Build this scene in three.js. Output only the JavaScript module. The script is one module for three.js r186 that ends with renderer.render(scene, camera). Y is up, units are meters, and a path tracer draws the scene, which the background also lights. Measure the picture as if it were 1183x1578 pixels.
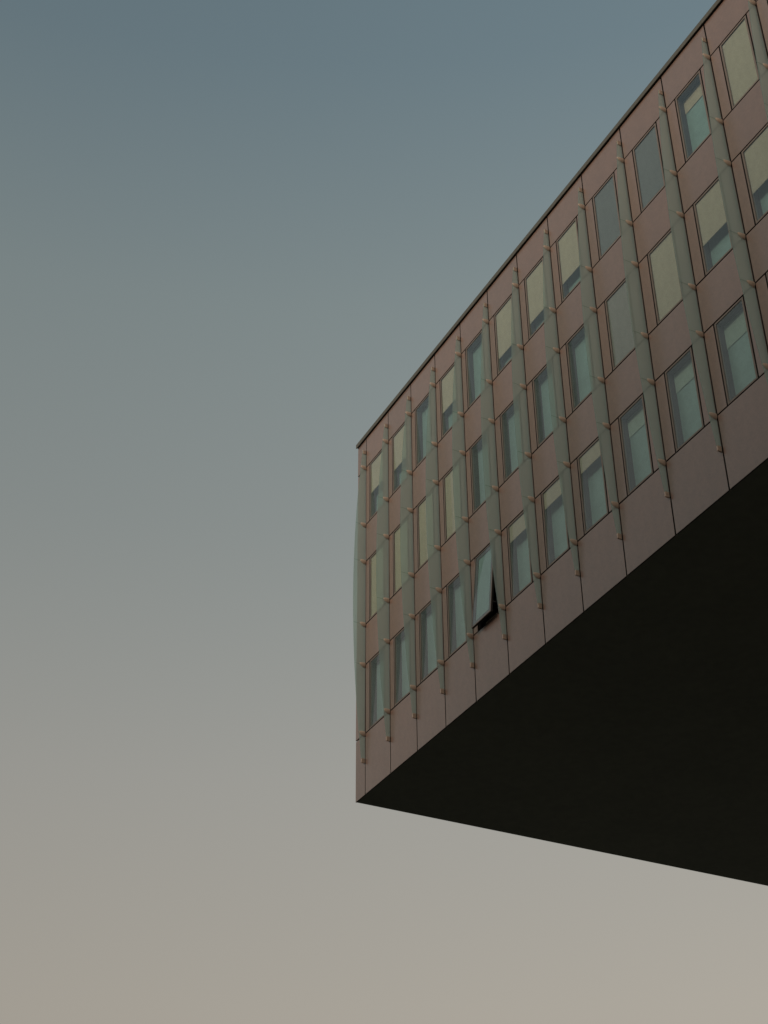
import * as THREE from 'three';
import { mergeGeometries } from 'three/addons/utils/BufferGeometryUtils.js';

// ---------------------------------------------------------------- camera, sky, sun, exposure
const scene = new THREE.Scene();
const GROUND_TO_SOFFIT = 18.83;                     // underside of the cantilever above the paving
const eye = new THREE.Vector3(34.842, GROUND_TO_SOFFIT - 17.184, 17.05);
const camera = new THREE.PerspectiveCamera(37.8, 768 / 1024, 0.1, 4000);
camera.matrixAutoUpdate = true;
{
  const right = new THREE.Vector3(0.4528, -0.0039, -0.8916), up = new THREE.Vector3(0.5092, 0.822, 0.255), back = new THREE.Vector3(0.7319, -0.5695, 0.3742);
  camera.position.copy(eye);
  camera.quaternion.setFromRotationMatrix(new THREE.Matrix4().makeBasis(right.normalize(), up.normalize(), back.normalize())).normalize();
}
const renderer = new THREE.WebGLRenderer({ antialias: true });
renderer.setSize(768, 1024);
renderer.toneMapping = THREE.LinearToneMapping;
renderer.toneMappingExposure = 1;
renderer.shadowMap.enabled = true;

const SUN_DIR = new THREE.Vector3(0.2, 0.42, 0.88).normalize();
const s2l = (v) => { v /= 255; return v <= 0.04045 ? v / 12.92 : Math.pow((v + 0.055) / 1.055, 2.4); };
{
  // clear evening sky: blue overhead, fading to a warm grey lower down, brighter round the low sun
  const stops = [[-90, 120, 114, 106], [-2, 150, 142, 132], [0, 172, 161, 146], [8, 170, 162, 149], [16.3, 167.5, 162, 152], [24.5, 157, 156, 150.5], [34, 138, 144, 142.5], [42.5, 126, 137, 138], [51.5, 105, 122, 129.5], [62, 94, 113, 123], [90, 86, 106, 118]];
  const W = 1024, H = 512, data = new Float32Array(W * H * 4);
  for (let row = 0; row < H; row++) {
    const el = ((row + 0.5) / H - 0.5) * 180, er = (el * Math.PI) / 180;
    let k = 1; while (k < stops.length - 1 && stops[k][0] < el) k++;
    const a = stops[k - 1], b = stops[k], t = Math.min(1, Math.max(0, (el - a[0]) / (b[0] - a[0])));
    const base = [1, 2, 3].map((c) => s2l(a[c] + (b[c] - a[c]) * t));
    for (let col = 0; col < W; col++) {
      const az = ((col + 0.5) / W - 0.5) * 2 * Math.PI, x = Math.cos(az) * Math.cos(er), y = Math.sin(er), z = Math.sin(az) * Math.cos(er);
      const ang = Math.acos(Math.min(1, Math.max(-1, x * SUN_DIR.x + y * SUN_DIR.y + z * SUN_DIR.z))) * 180 / Math.PI;
      const glow = 1.95 * Math.exp(-((ang / 31) ** 2)) * (el > 0 ? 1 : Math.exp(el / 2));
      const off = Math.atan2(Math.sin(az - 3.07), Math.cos(az - 3.07)), side = 1.12 - 0.24 * Math.exp(-((off / 0.65) ** 2));
      const i = (row * W + col) * 4;
      data[i] = base[0] * side + glow * 0.36; data[i + 1] = base[1] * side + glow * 0.33; data[i + 2] = base[2] * side + glow * 0.27; data[i + 3] = 1;
    }
  }
  const sky = new THREE.DataTexture(data, W, H, THREE.RGBAFormat, THREE.FloatType);
  sky.mapping = THREE.EquirectangularReflectionMapping;
  sky.minFilter = sky.magFilter = THREE.LinearFilter;
  sky.needsUpdate = true;
  scene.background = sky; scene.environment = sky;
}
const sun = new THREE.DirectionalLight(new THREE.Color().setRGB(1, 0.89, 0.76), 1.45);
sun.name = 'sun';
sun.position.copy(SUN_DIR).multiplyScalar(120).add(new THREE.Vector3(12, 24, -10));
sun.target.position.set(12, 24, -10);
sun.castShadow = true; sun.shadow.radius = 30; sun.shadow.mapSize.set(4096, 4096);
Object.assign(sun.shadow.camera, { left: -50, right: 50, top: 50, bottom: -50, near: 1, far: 300 });
scene.add(sun, sun.target);

// ---------------------------------------------------------------- helpers
let seed = 7;
const rnd = () => { seed = (seed * 1664525 + 1013904223) >>> 0; return seed / 4294967296; };
function noiseTexture(size, lo, hi, fine, seedAt) {
  // even grain plus soft cloudiness, tiling
  let s = seedAt; const r = () => { s = (s * 1664525 + 1013904223) >>> 0; return s / 4294967296; };
  const grid = (n) => { const g = Array.from({ length: n * n }, r); return (u, v) => { const x = u * n, y = v * n, i = Math.floor(x), j = Math.floor(y), fx = x - i, fy = y - j, sx = fx * fx * (3 - 2 * fx), sy = fy * fy * (3 - 2 * fy), at = (p, q) => g[((q % n) + n) % n * n + ((p % n) + n) % n]; return (at(i, j) * (1 - sx) + at(i + 1, j) * sx) * (1 - sy) + (at(i, j + 1) * (1 - sx) + at(i + 1, j + 1) * sx) * sy; }; };
  const a = grid(5), b = grid(17), c = grid(61), d = new Uint8Array(size * size * 4);
  for (let y = 0; y < size; y++) for (let x = 0; x < size; x++) {
    const u = x / size, v = y / size, n = (a(u, v) * 0.35 + b(u, v) * 0.3 + c(u, v) * 0.35) * (1 - fine) + r() * fine, w = Math.round((lo + (hi - lo) * n) * 255), i = (y * size + x) * 4;
    d[i] = d[i + 1] = d[i + 2] = w; d[i + 3] = 255;
  }
  const t = new THREE.DataTexture(d, size, size); t.wrapS = t.wrapT = THREE.RepeatWrapping; t.magFilter = THREE.LinearFilter; t.minFilter = THREE.LinearMipmapLinearFilter; t.generateMipmaps = true; t.needsUpdate = true;
  return t;
}
const scaled = (t, k) => { const c = t.clone(); c.repeat.set(k, k); c.needsUpdate = true; return c; };
const grain = noiseTexture(512, 0.6, 1, 0.35, 11), cloudy = noiseTexture(256, 0.7, 1, 0.1, 23);
const rgb = (r, g, b) => new THREE.Color().setRGB(r, g, b);
const phys = (o) => new THREE.MeshPhysicalMaterial(o);

function mesh(name, geometry, material, parent, [x, y, z] = [0, 0, 0]) {
  const m = new THREE.Mesh(geometry, geometry.groups.length > 1 && !Array.isArray(material) ? Array(geometry.groups.length).fill(material) : material);
  m.name = name; m.castShadow = m.receiveShadow = true; m.position.set(x, y, z);
  parent.add(m); return m;
}
// a plate whose front face (z = 0) has chamfered edges; width x, height y, depth towards -z; uv in metres
const plates = new Map();
function plate(w, h, d, c = 0.004, u0 = 0, v0 = 0) {
  const key = [w.toFixed(4), h.toFixed(4), d, c, u0, v0].join();
  if (plates.has(key)) return plates.get(key);
  const X = w / 2, Y = h / 2, front = [[-X + c, -Y + c, 0], [X - c, -Y + c, 0], [X - c, Y - c, 0], [-X + c, Y - c, 0]], mid = [[-X, -Y, -c], [X, -Y, -c], [X, Y, -c], [-X, Y, -c]], rear = [[-X, -Y, -d], [X, -Y, -d], [X, Y, -d], [-X, Y, -d]];
  const pos = [], uv = [];
  const sides = [];
  const quad = (a, b, e, f) => { for (const p of [a, b, e, a, e, f]) { pos.push(...p); uv.push(p[0] + X + u0, p[1] + Y + v0); } };
  quad(...front); quad(rear[1], rear[0], rear[3], rear[2]);
  for (let i = 0; i < 4; i++) { const j = (i + 1) % 4; quad(mid[i], mid[j], front[j], front[i]); sides.push([rear[i], rear[j], mid[j], mid[i]]); }
  const faced = pos.length / 3; for (const q of sides) quad(...q);
  const g = new THREE.BufferGeometry();
  g.setAttribute('position', new THREE.Float32BufferAttribute(pos, 3)); g.setAttribute('uv', new THREE.Float32BufferAttribute(uv, 2)); g.computeVertexNormals(); g.addGroup(0, faced, 0); g.addGroup(faced, 24, 1);
  plates.set(key, g); return g;
}
const block = (x0, x1, y0, y1, z0, z1) => new THREE.BoxGeometry(x1 - x0, y1 - y0, z1 - z0).translate((x0 + x1) / 2, (y0 + y1) / 2, (z0 + z1) / 2);
const rings = new Map();
// a rectangular ring of four slabs between depths z0 < z1: outer w x h, bar width t
function ring(w, h, t, z0, z1) {
  const key = [w.toFixed(4), h.toFixed(4), t, z0, z1].join();
  if (rings.has(key)) return rings.get(key);
  const X = w / 2, Y = h / 2, g = mergeGeometries([block(-X, -X + t, -Y, Y, z0, z1), block(X - t, X, -Y, Y, z0, z1), block(-X + t, X - t, Y - t, Y, z0, z1), block(-X + t, X - t, -Y, -Y + t, z0, z1)]);
  rings.set(key, g); return g;
}

// ---------------------------------------------------------------- materials
const panelTones = [[0.284, 0.168, 0.123], [0.270, 0.163, 0.121], [0.295, 0.172, 0.124], [0.277, 0.170, 0.128], [0.290, 0.175, 0.131]].map((c, i) => phys({ color: rgb(...c), map: scaled(grain, 0.9 + i * 0.13), roughness: 0.5, metalness: 0, clearcoat: 1, clearcoatRoughness: 0.25, roughnessMap: scaled(cloudy, 0.35 + i * 0.07) }));
const M = {
  backing: phys({ color: rgb(0.02, 0.016, 0.012), roughness: 0.9 }),
  frame: phys({ color: rgb(0.25, 0.19, 0.155), roughness: 0.5, map: scaled(grain, 2) }),
  reveal: phys({ color: rgb(0.088, 0.072, 0.080), roughness: 0.6, map: scaled(grain, 1.3) }),
  glass: phys({ color: rgb(0.955, 0.975, 0.96), transmission: 1, thickness: 0, roughness: 0, ior: 1.52 }),
  skyReflectTint: phys({ color: rgb(0.25, 0.395, 0.36), roughness: 0.35, metalness: 0.15, map: scaled(cloudy, 0.6) }),  // sky reflection in the inner glass, painted in as a teal base colour
  blind: phys({ color: rgb(0.48, 0.43, 0.30), roughness: 0.9, map: scaled(grain, 1.7) }),
  greyBlind: phys({ color: rgb(0.175, 0.19, 0.185), roughness: 0.85, map: scaled(grain, 1.7) }),
  mixedBlind: phys({ color: rgb(0.29, 0.28, 0.24), roughness: 0.85, map: scaled(grain, 1.7) }),
  innerBlind: phys({ color: rgb(0.35, 0.475, 0.395), roughness: 0.9, map: scaled(grain, 1.7) }),
  fin: phys({ color: rgb(0.80, 0.88, 0.84), transmission: 0.8, thickness: 0, roughness: 0.4, ior: 1.5 }),
  finEdge: phys({ color: rgb(0.62, 0.74, 0.66), transmission: 0.93, thickness: 0, roughness: 0.2, ior: 1.5 }),
  clamp: phys({ color: rgb(0.66, 0.48, 0.36), roughness: 0.5, metalness: 0.1, map: scaled(grain, 6) }),
  coping: phys({ color: rgb(0.125, 0.112, 0.085), roughness: 0.55, metalness: 0.2, map: scaled(cloudy, 0.7) }),
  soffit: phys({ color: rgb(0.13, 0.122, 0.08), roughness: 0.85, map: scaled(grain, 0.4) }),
  gasket: phys({ color: rgb(0.02, 0.015, 0.011), roughness: 0.9 }),
  plaster: phys({ color: rgb(0.45, 0.43, 0.39), roughness: 0.95 }),
  stay: phys({ color: rgb(0.1, 0.1, 0.1), roughness: 0.5, metalness: 0.6 }),
  paving: phys({ color: rgb(0.24, 0.23, 0.21), roughness: 0.9, map: scaled(cloudy, 0.15) }),
  brick: phys({ color: rgb(0.27, 0.17, 0.125), roughness: 0.9, map: scaled(grain, 0.5) }),
  farGlass: phys({ color: rgb(0.06, 0.07, 0.075), roughness: 0.05 }),
  concrete: phys({ color: rgb(0.24, 0.22, 0.2), roughness: 0.85, map: scaled(cloudy, 0.3) }),
};
const panelTone = () => panelTones[Math.floor(rnd() * panelTones.length)];

// ---------------------------------------------------------------- the setting
{
  const g = new THREE.PlaneGeometry(3000, 3000).rotateX(-Math.PI / 2), uv = g.attributes.uv;
  for (let i = 0; i < uv.count; i++) uv.setXY(i, uv.getX(i) * 3000, uv.getY(i) * 3000);
  const p = mesh('ground', g, M.paving, scene); p.userData.kind = 'structure';
}

// ---------------------------------------------------------------- the building
const building = new THREE.Group();
building.name = 'office_building'; building.position.set(0, GROUND_TO_SOFFIT, 0);
building.userData = { label: 'pinkish brown office block jutting out overhead, glass fins between its windows and a black underside', category: 'building' };
scene.add(building);

// heights of the horizontal joints above the underside: bottom, three window rows, top of the panels
const Y = { G: 0, F: 1.868, E: 4.091, D: 5.459, C: 7.683, B: 9.045, A: 11.259, R: 12.421 };
const WINDOW_ROWS = [['B', 'A'], ['D', 'C'], ['F', 'E']];
// vertical joints along the facade
const J = [0.251, 1.8, 3.337, 4.89, 6.439, 8.027, 9.653, 11.261, 12.944, 14.71, 16.495, 18.223, 19.889, 21.56, 23.24, 24.9, 26.58, 28.25];
const CORNER = -0.345, END = 28.85, DEPTH = 30;
const windowLeft = [0.25, 0.262, 0.25, 0.265, 0.255, 0.295, 0.30, 0.305, 0.352, 0.372, 0.356, 0.345], windowRight = [1.235, 1.235, 1.235, 1.235, 1.25, 1.28, 1.285, 1.30, 1.335, 1.37, 1.35, 1.33];
const GAP_V0 = -0.012, GAP_V1 = 0.030, GH = 0.018, WG = 0.020;    // joint widths

// dark membrane behind the open joints: bands behind the spandrels, posts between the windows
{
  const parts = [];
  for (const [a, b] of [['G', 'F'], ['E', 'D'], ['C', 'B'], ['A', 'R']]) parts.push(block(CORNER + 0.02, END - 0.02, Y[a] + (a === 'G' ? 0.02 : -0.05), Y[b] + (b === 'R' ? -0.01 : 0.05), -0.3, -0.045));
  const solid = J.map((x, i) => [i ? J[i - 1] + (windowRight[i - 1] ?? 1.33) - 0.05 : CORNER + 0.02, i < J.length - 1 ? x + (windowLeft[i] ?? 0.345) + 0.05 : END - 0.02]);
  for (const [lo, hi] of WINDOW_ROWS) for (const [x0, x1] of solid) parts.push(block(x0, x1, Y[lo] + 0.05, Y[hi] - 0.05, -0.3, -0.045));
  mesh('backing_wall', mergeGeometries(parts), M.backing, building);
}
function panel(name, x0, x1, y0, y1) {
  const w = x1 - x0, h = y1 - y0, p = mesh(name, plate(w, h, 0.035, 0.004, 0, 0), [panelTone(), M.gasket], building, [(x0 + x1) / 2, (y0 + y1) / 2, 0]);
  p.rotation.set((rnd() - 0.5) * 0.004, (rnd() - 0.5) * 0.004, 0);
  return p;
}

// what each window shows: [front blind length, its kind] or an inner blind, by bay, rows from the top
const LOOK = [
  [{ blind: 1.10 }, { blind: 1.25 }, { inner: 0.0 }, { blind: 1.22 }, { inner: 0.0 }, { blind: 1.58 }, { blind: 1.60 }, { blind: 1.53 }, { blind: 9, kind: 'greyBlind' }, { blind: 9, kind: 'greyBlind' }, { inner: 0.46, kind: 'blind' }, { blind: 9 }],
  [{ blind: 9 }, { blind: 9 }, { blind: 9 }, { blind: 9 }, { inner: 0 }, { inner: 0 }, { inner: 0 }, { inner: 0 }, { blind: 9, kind: 'mixedBlind' }, { blind: 9 }, { blind: 1.26 }, { blind: 1.26 }],
  [{ inner: 0 }, { inner: 0 }, { inner: 0 }, { inner: 0 }, { open: true }, { blind: 0.45 }, { blind: 0.45 }, { blind: 0.42 }, { inner: 0.52 }, { inner: 0.52 }, { inner: 0.62 }, { inner: 0.52 }],
];
const T = 0.045, REVEAL = 0.21;
function makeWindow(bay, row) {
  const x0 = J[bay] + (windowLeft[bay] ?? 0.345) + WG, x1 = J[bay] + (windowRight[bay] ?? 1.33) - WG, y0 = Y[WINDOW_ROWS[row][0]] + GH, y1 = Y[WINDOW_ROWS[row][1]] - GH;
  const w = x1 - x0, h = y1 - y0, look = LOOK[row][bay] ?? [{ inner: 0 }, { blind: 9 }, { inner: 0.5 }, { blind: 1.3 }][Math.floor(rnd() * 4)];
  const iw = w - 2 * T, ih = h - 2 * T, at = [(x0 + x1) / 2, (y0 + y1) / 2, -0.002];
  if (look.open) {
    // fixed frame in the wall, sash hinged at its head and pushed out at the foot
    const win = mesh('window', ring(w, h, T, -0.3, -0.062), M.reveal, building, at);
    win.userData.label = 'window with its sash tilted outward at the bottom';
    mesh('sill', block(-iw / 2 + 0.3, iw / 2 - 0.02, 0, 0.05, -0.03, 0.035), M.frame, win, [0, -h / 2 + 0.004, -0.05]);
    mesh('interior', mergeGeometries([ring(w + 2, h + 1, 0.05, -3, -0.32), block(-w / 2 - 1, w / 2 + 1, -h / 2 - 0.5, h / 2 + 0.5, -3.05, -3)]), M.plaster, win);
    const hinge = new THREE.Vector3(0, h / 2, -0.004), tilt = -0.098;
    const put = (name, g, m, z) => { const o = mesh(name, g.clone().translate(0, -h / 2, 0), m, win); o.position.copy(hinge); o.rotation.x = tilt; return o; };
    put('sash', ring(w, h, 0.03, -0.012, 0), M.frame);
    put('gasket', ring(w + 0.004, h + 0.004, 0.03, -0.06, -0.012), M.gasket);
    put('border', ring(w - 0.06, h - 0.06, 0.105, -0.055, -0.02), M.reveal);
    put('pane', block(-w / 2 + 0.03, w / 2 - 0.03, -h / 2 + 0.03, h / 2 - 0.03, -0.010, -0.004), M.glass);
    put('inner_pane', block(-w / 2 + 0.13, w / 2 - 0.13, -h / 2 + 0.13, h / 2 - 0.13, -0.05, -0.04), M.skyReflectTint);
    for (const s of [-1, 1]) { const o = mesh('stay', block(-0.012, 0.012, -0.02, 0.02, -0.2, 0), M.stay, win, [s * (w / 2 - 0.06), -h / 2 + 0.35, 0.10]); o.rotation.x = 0.1; }
    return win;
  }
  const win = mesh('window', ring(w, h, T, -0.06, 0), M.frame, building, at);
  mesh('gasket', ring(w + 0.006, h + 0.006, 0.003, -0.06, -0.004), M.gasket, win);
  mesh('reveal', ring(w, h, T + 0.002, -0.3, -0.062), M.reveal, win);
  mesh('pane', plate(iw, ih, 0.008, 0.001), M.glass, win, [0, 0, -0.008]);
  mesh('inner_pane', plate(iw - 0.006, ih - 0.006, 0.02, 0.002, bay * 0.37, row * 0.21), M.skyReflectTint, win, [0, 0, -REVEAL]);
  if (look.blind) {
    const len = Math.min(look.blind, ih - 0.004), b = mesh('blind', plate(iw - 0.012, len, 0.004, 0.001, bay * 0.3, row * 0.4), M[look.kind ?? 'blind'], win, [0, ih / 2 - 0.002 - len / 2, -0.03]);
    if (len < ih - 0.1) mesh('blind_rail', block(-iw / 2 + 0.006, iw / 2 - 0.006, -0.012, 0.012, -0.012, 0.004), M[look.kind ?? 'blind'], win, [0, ih / 2 - 0.016 - len, -0.03]);
    if (look.kind === 'greyBlind') win.userData.label = 'window covered to the sill by a dull grey blind';
  } else if (look.inner) {
    mesh('blind', plate(iw - 0.012, look.inner, 0.004, 0.001, bay * 0.3, row * 0.4), M[look.kind ?? 'innerBlind'], win, [0, ih / 2 - 0.004 - look.inner / 2, -REVEAL + 0.016]);
  }
  return win;
}

for (let bay = -1; bay < J.length; bay++) {
  const first = bay < 0, last = bay === J.length - 1;
  const x0 = first ? CORNER : J[bay] + GAP_V1, x1 = last ? END : J[bay + 1] + GAP_V0;
  if (first || last) {
    // plain strip between the last fin and the corner, jointed at the top and bottom of the windows
    panel('wall_panel', x0, x1, Y.G, Y.F - GH); panel('wall_panel', x0, x1, Y.F + GH, Y.A - GH); panel('wall_panel', x0, x1, Y.A + GH, Y.R);
    continue;
  }
  panel('wall_panel', x0, x1, Y.G, Y.F - GH);
  panel('wall_panel', x0, x1, Y.E + GH, Y.D - GH);
  panel('wall_panel', x0, x1, Y.C + GH, Y.B - GH);
  panel('wall_panel', x0, x1, Y.A + GH, Y.R);
  const wl = J[bay] + (windowLeft[bay] ?? 0.345), wr = J[bay] + (windowRight[bay] ?? 1.33);
  WINDOW_ROWS.forEach(([lo, hi], row) => {
    panel('side_panel', x0, wl - WG, Y[lo] + GH, Y[hi] - GH);
    panel('side_panel', wr + WG, x1, Y[lo] + GH, Y[hi] - GH);
    makeWindow(bay, row);
  });
}

// glass fins standing off the facade at every vertical joint, each of seven panes on metal clamps
const finDepth = (y) => 0.405 - 0.0101 * (y - 6.5) ** 2, FIN_T = 0.018, CLIP_TOP = 11.87, CLIP_FOOT = 1.02;
const finLevels = [CLIP_FOOT - 0.06, Y.F, Y.E, Y.D, Y.C, Y.B, Y.A, CLIP_TOP + 0.06];
const finPanes = finLevels.slice(0, -1).map((lo, i) => {
  const a = lo + (i ? 0.006 : 0), b = finLevels[i + 1] - (i < 6 ? 0.006 : 0), s = new THREE.Shape(), n = 8;
  s.moveTo(0.006, a);
  for (let k = 0; k <= n; k++) { const y = a + ((b - a) * k) / n; s.lineTo(finDepth(y), y); }
  s.lineTo(0.006, b); s.closePath();
  return new THREE.ExtrudeGeometry(s, { depth: FIN_T, bevelEnabled: false }).rotateY(-Math.PI / 2).translate(FIN_T / 2, 0, 0);   // shape x -> +z
});
const bigClamp = new THREE.SphereGeometry(1, 14, 10);             // a rounded boss, flatter above than below, cut off at the facade
{
  const p = bigClamp.attributes.position;
  for (let i = 0; i < p.count; i++) { const y = p.getY(i), z = Math.max(0, p.getZ(i)); p.setXYZ(i, p.getX(i) * 0.045, y * (y > 0 ? 0.07 : 0.098) + 0.03 * z * z, z * 0.178 + 0.002); }
  bigClamp.computeVertexNormals();
}
const smallClamp = (() => { const s = new THREE.Shape(); s.moveTo(0.002, 0.065); s.lineTo(0.09, 0.065); s.quadraticCurveTo(0.1, 0.065, 0.1, 0.05); s.lineTo(0.1, -0.045); s.quadraticCurveTo(0.1, -0.068, 0.075, -0.068); s.lineTo(0.002, -0.068); s.closePath(); return new THREE.ExtrudeGeometry(s, { depth: 0.03, bevelEnabled: true, bevelThickness: 0.004, bevelSize: 0.004, bevelSegments: 1 }).rotateY(-Math.PI / 2).translate(0.015, 0, 0); })();
for (const x of J) {
  const fin = new THREE.Group(); fin.name = 'glass_fin'; fin.position.set(x - 0.024, 0, 0.0); building.add(fin);
  finPanes.forEach((g) => mesh('fin_pane', g, [M.fin, M.finEdge], fin));
  for (const k of 'ABCDEF') mesh('clamp', bigClamp, M.clamp, fin, [0, Y[k], 0.003]);
  for (const y of [CLIP_TOP, CLIP_FOOT]) mesh('clamp', smallClamp, M.clamp, fin, [0, y, 0.003]);
}

// roof edge: metal coping in lengths, its lip standing proud of the panels
{
  const lengths = [CORNER - 0.045, ...J.filter((_, i) => i % 3 === 2), END + 0.045];
  for (let i = 0; i < lengths.length - 1; i++) {
    const a = lengths[i] + (i ? 0.004 : 0), b = lengths[i + 1] - 0.004, s = new THREE.Shape();
    for (const [k, [z, y]] of [[0.012, 0.03], [0.05, 0.0], [0.056, 0.006], [0.056, 0.150], [0.048, 0.158], [-0.5, 0.185], [-0.5, 0.03]].entries()) k ? s.lineTo(z, y) : s.moveTo(z, y);
    s.closePath();
    mesh('coping', new THREE.ExtrudeGeometry(s, { depth: b - a, bevelEnabled: false }).rotateY(-Math.PI / 2).translate(b - a, 0, 0), M.coping, building, [a, Y.R + 0.008, 0]);
  }
  mesh('roof', block(CORNER + 0.05, END - 0.05, 0, 0.12, -DEPTH + 0.1, -0.46), M.concrete, building, [0, Y.R - 0.05, 0]);
}
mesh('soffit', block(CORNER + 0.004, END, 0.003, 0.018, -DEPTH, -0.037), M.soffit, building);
mesh('end_wall', block(CORNER + 0.004, CORNER + 0.25, 0.02, Y.R, -DEPTH, -0.047), panelTones[0], building);
mesh('end_wall', block(END - 0.25, END, 0.02, Y.R, -DEPTH, -0.047), panelTones[1], building);
mesh('rear_wall', block(CORNER + 0.25, END - 0.25, 0.02, Y.R, -DEPTH, -DEPTH + 0.25), panelTones[2], building);
mesh('support_core', block(22, 38, -GROUND_TO_SOFFIT, 0, -27, -7), M.concrete, building);

// two unseen blocks added behind the viewer to shade the lower storeys
function shadeBlock(X0, X1, storeys, label) {
  const b = new THREE.Group(); b.name = 'added_shade_block'; b.position.set(0, 0, 46); b.userData = { label, category: 'building' }; scene.add(b);
  const H = storeys * 3.8, wall = [], cols = Math.round((X1 - X0) / 4), pitch = (X1 - X0) / cols;
  for (let f = 0; f < storeys; f++) {
    const y = f * 3.8;
    wall.push(block(X0, X1, y, y + 1, 0, 0.4), block(X0, X1, y + 3.1, y + 3.8, 0, 0.4));
    for (let c = 0; c <= cols; c++) wall.push(block(Math.max(X0, X0 + c * pitch - 1.1), Math.min(X1, X0 + c * pitch + 1.1), y + 1, y + 3.1, 0, 0.4));
  }
  wall.push(block(X0, X1, 0, H, 13.6, 14), block(X0, X0 + 0.4, 0, H, 0.4, 13.6), block(X1 - 0.4, X1, 0, H, 0.4, 13.6));
  mesh('wall', mergeGeometries(wall), M.brick, b);
  mesh('roof', block(X0 + 0.02, X1 - 0.02, H, H + 0.5, -0.1, 14), M.concrete, b);
  mesh('window_glass', block(X0 + 0.5, X1 - 0.5, 0.5, H - 0.5, 0.2, 0.24), M.farGlass, b);
}
shadeBlock(-95, 14.9, 10, 'lower added shade block, unseen behind the viewer on the left');
shadeBlock(15, 91, 12, 'taller added shade block, unseen behind the viewer on the right');

renderer.render(scene, camera);
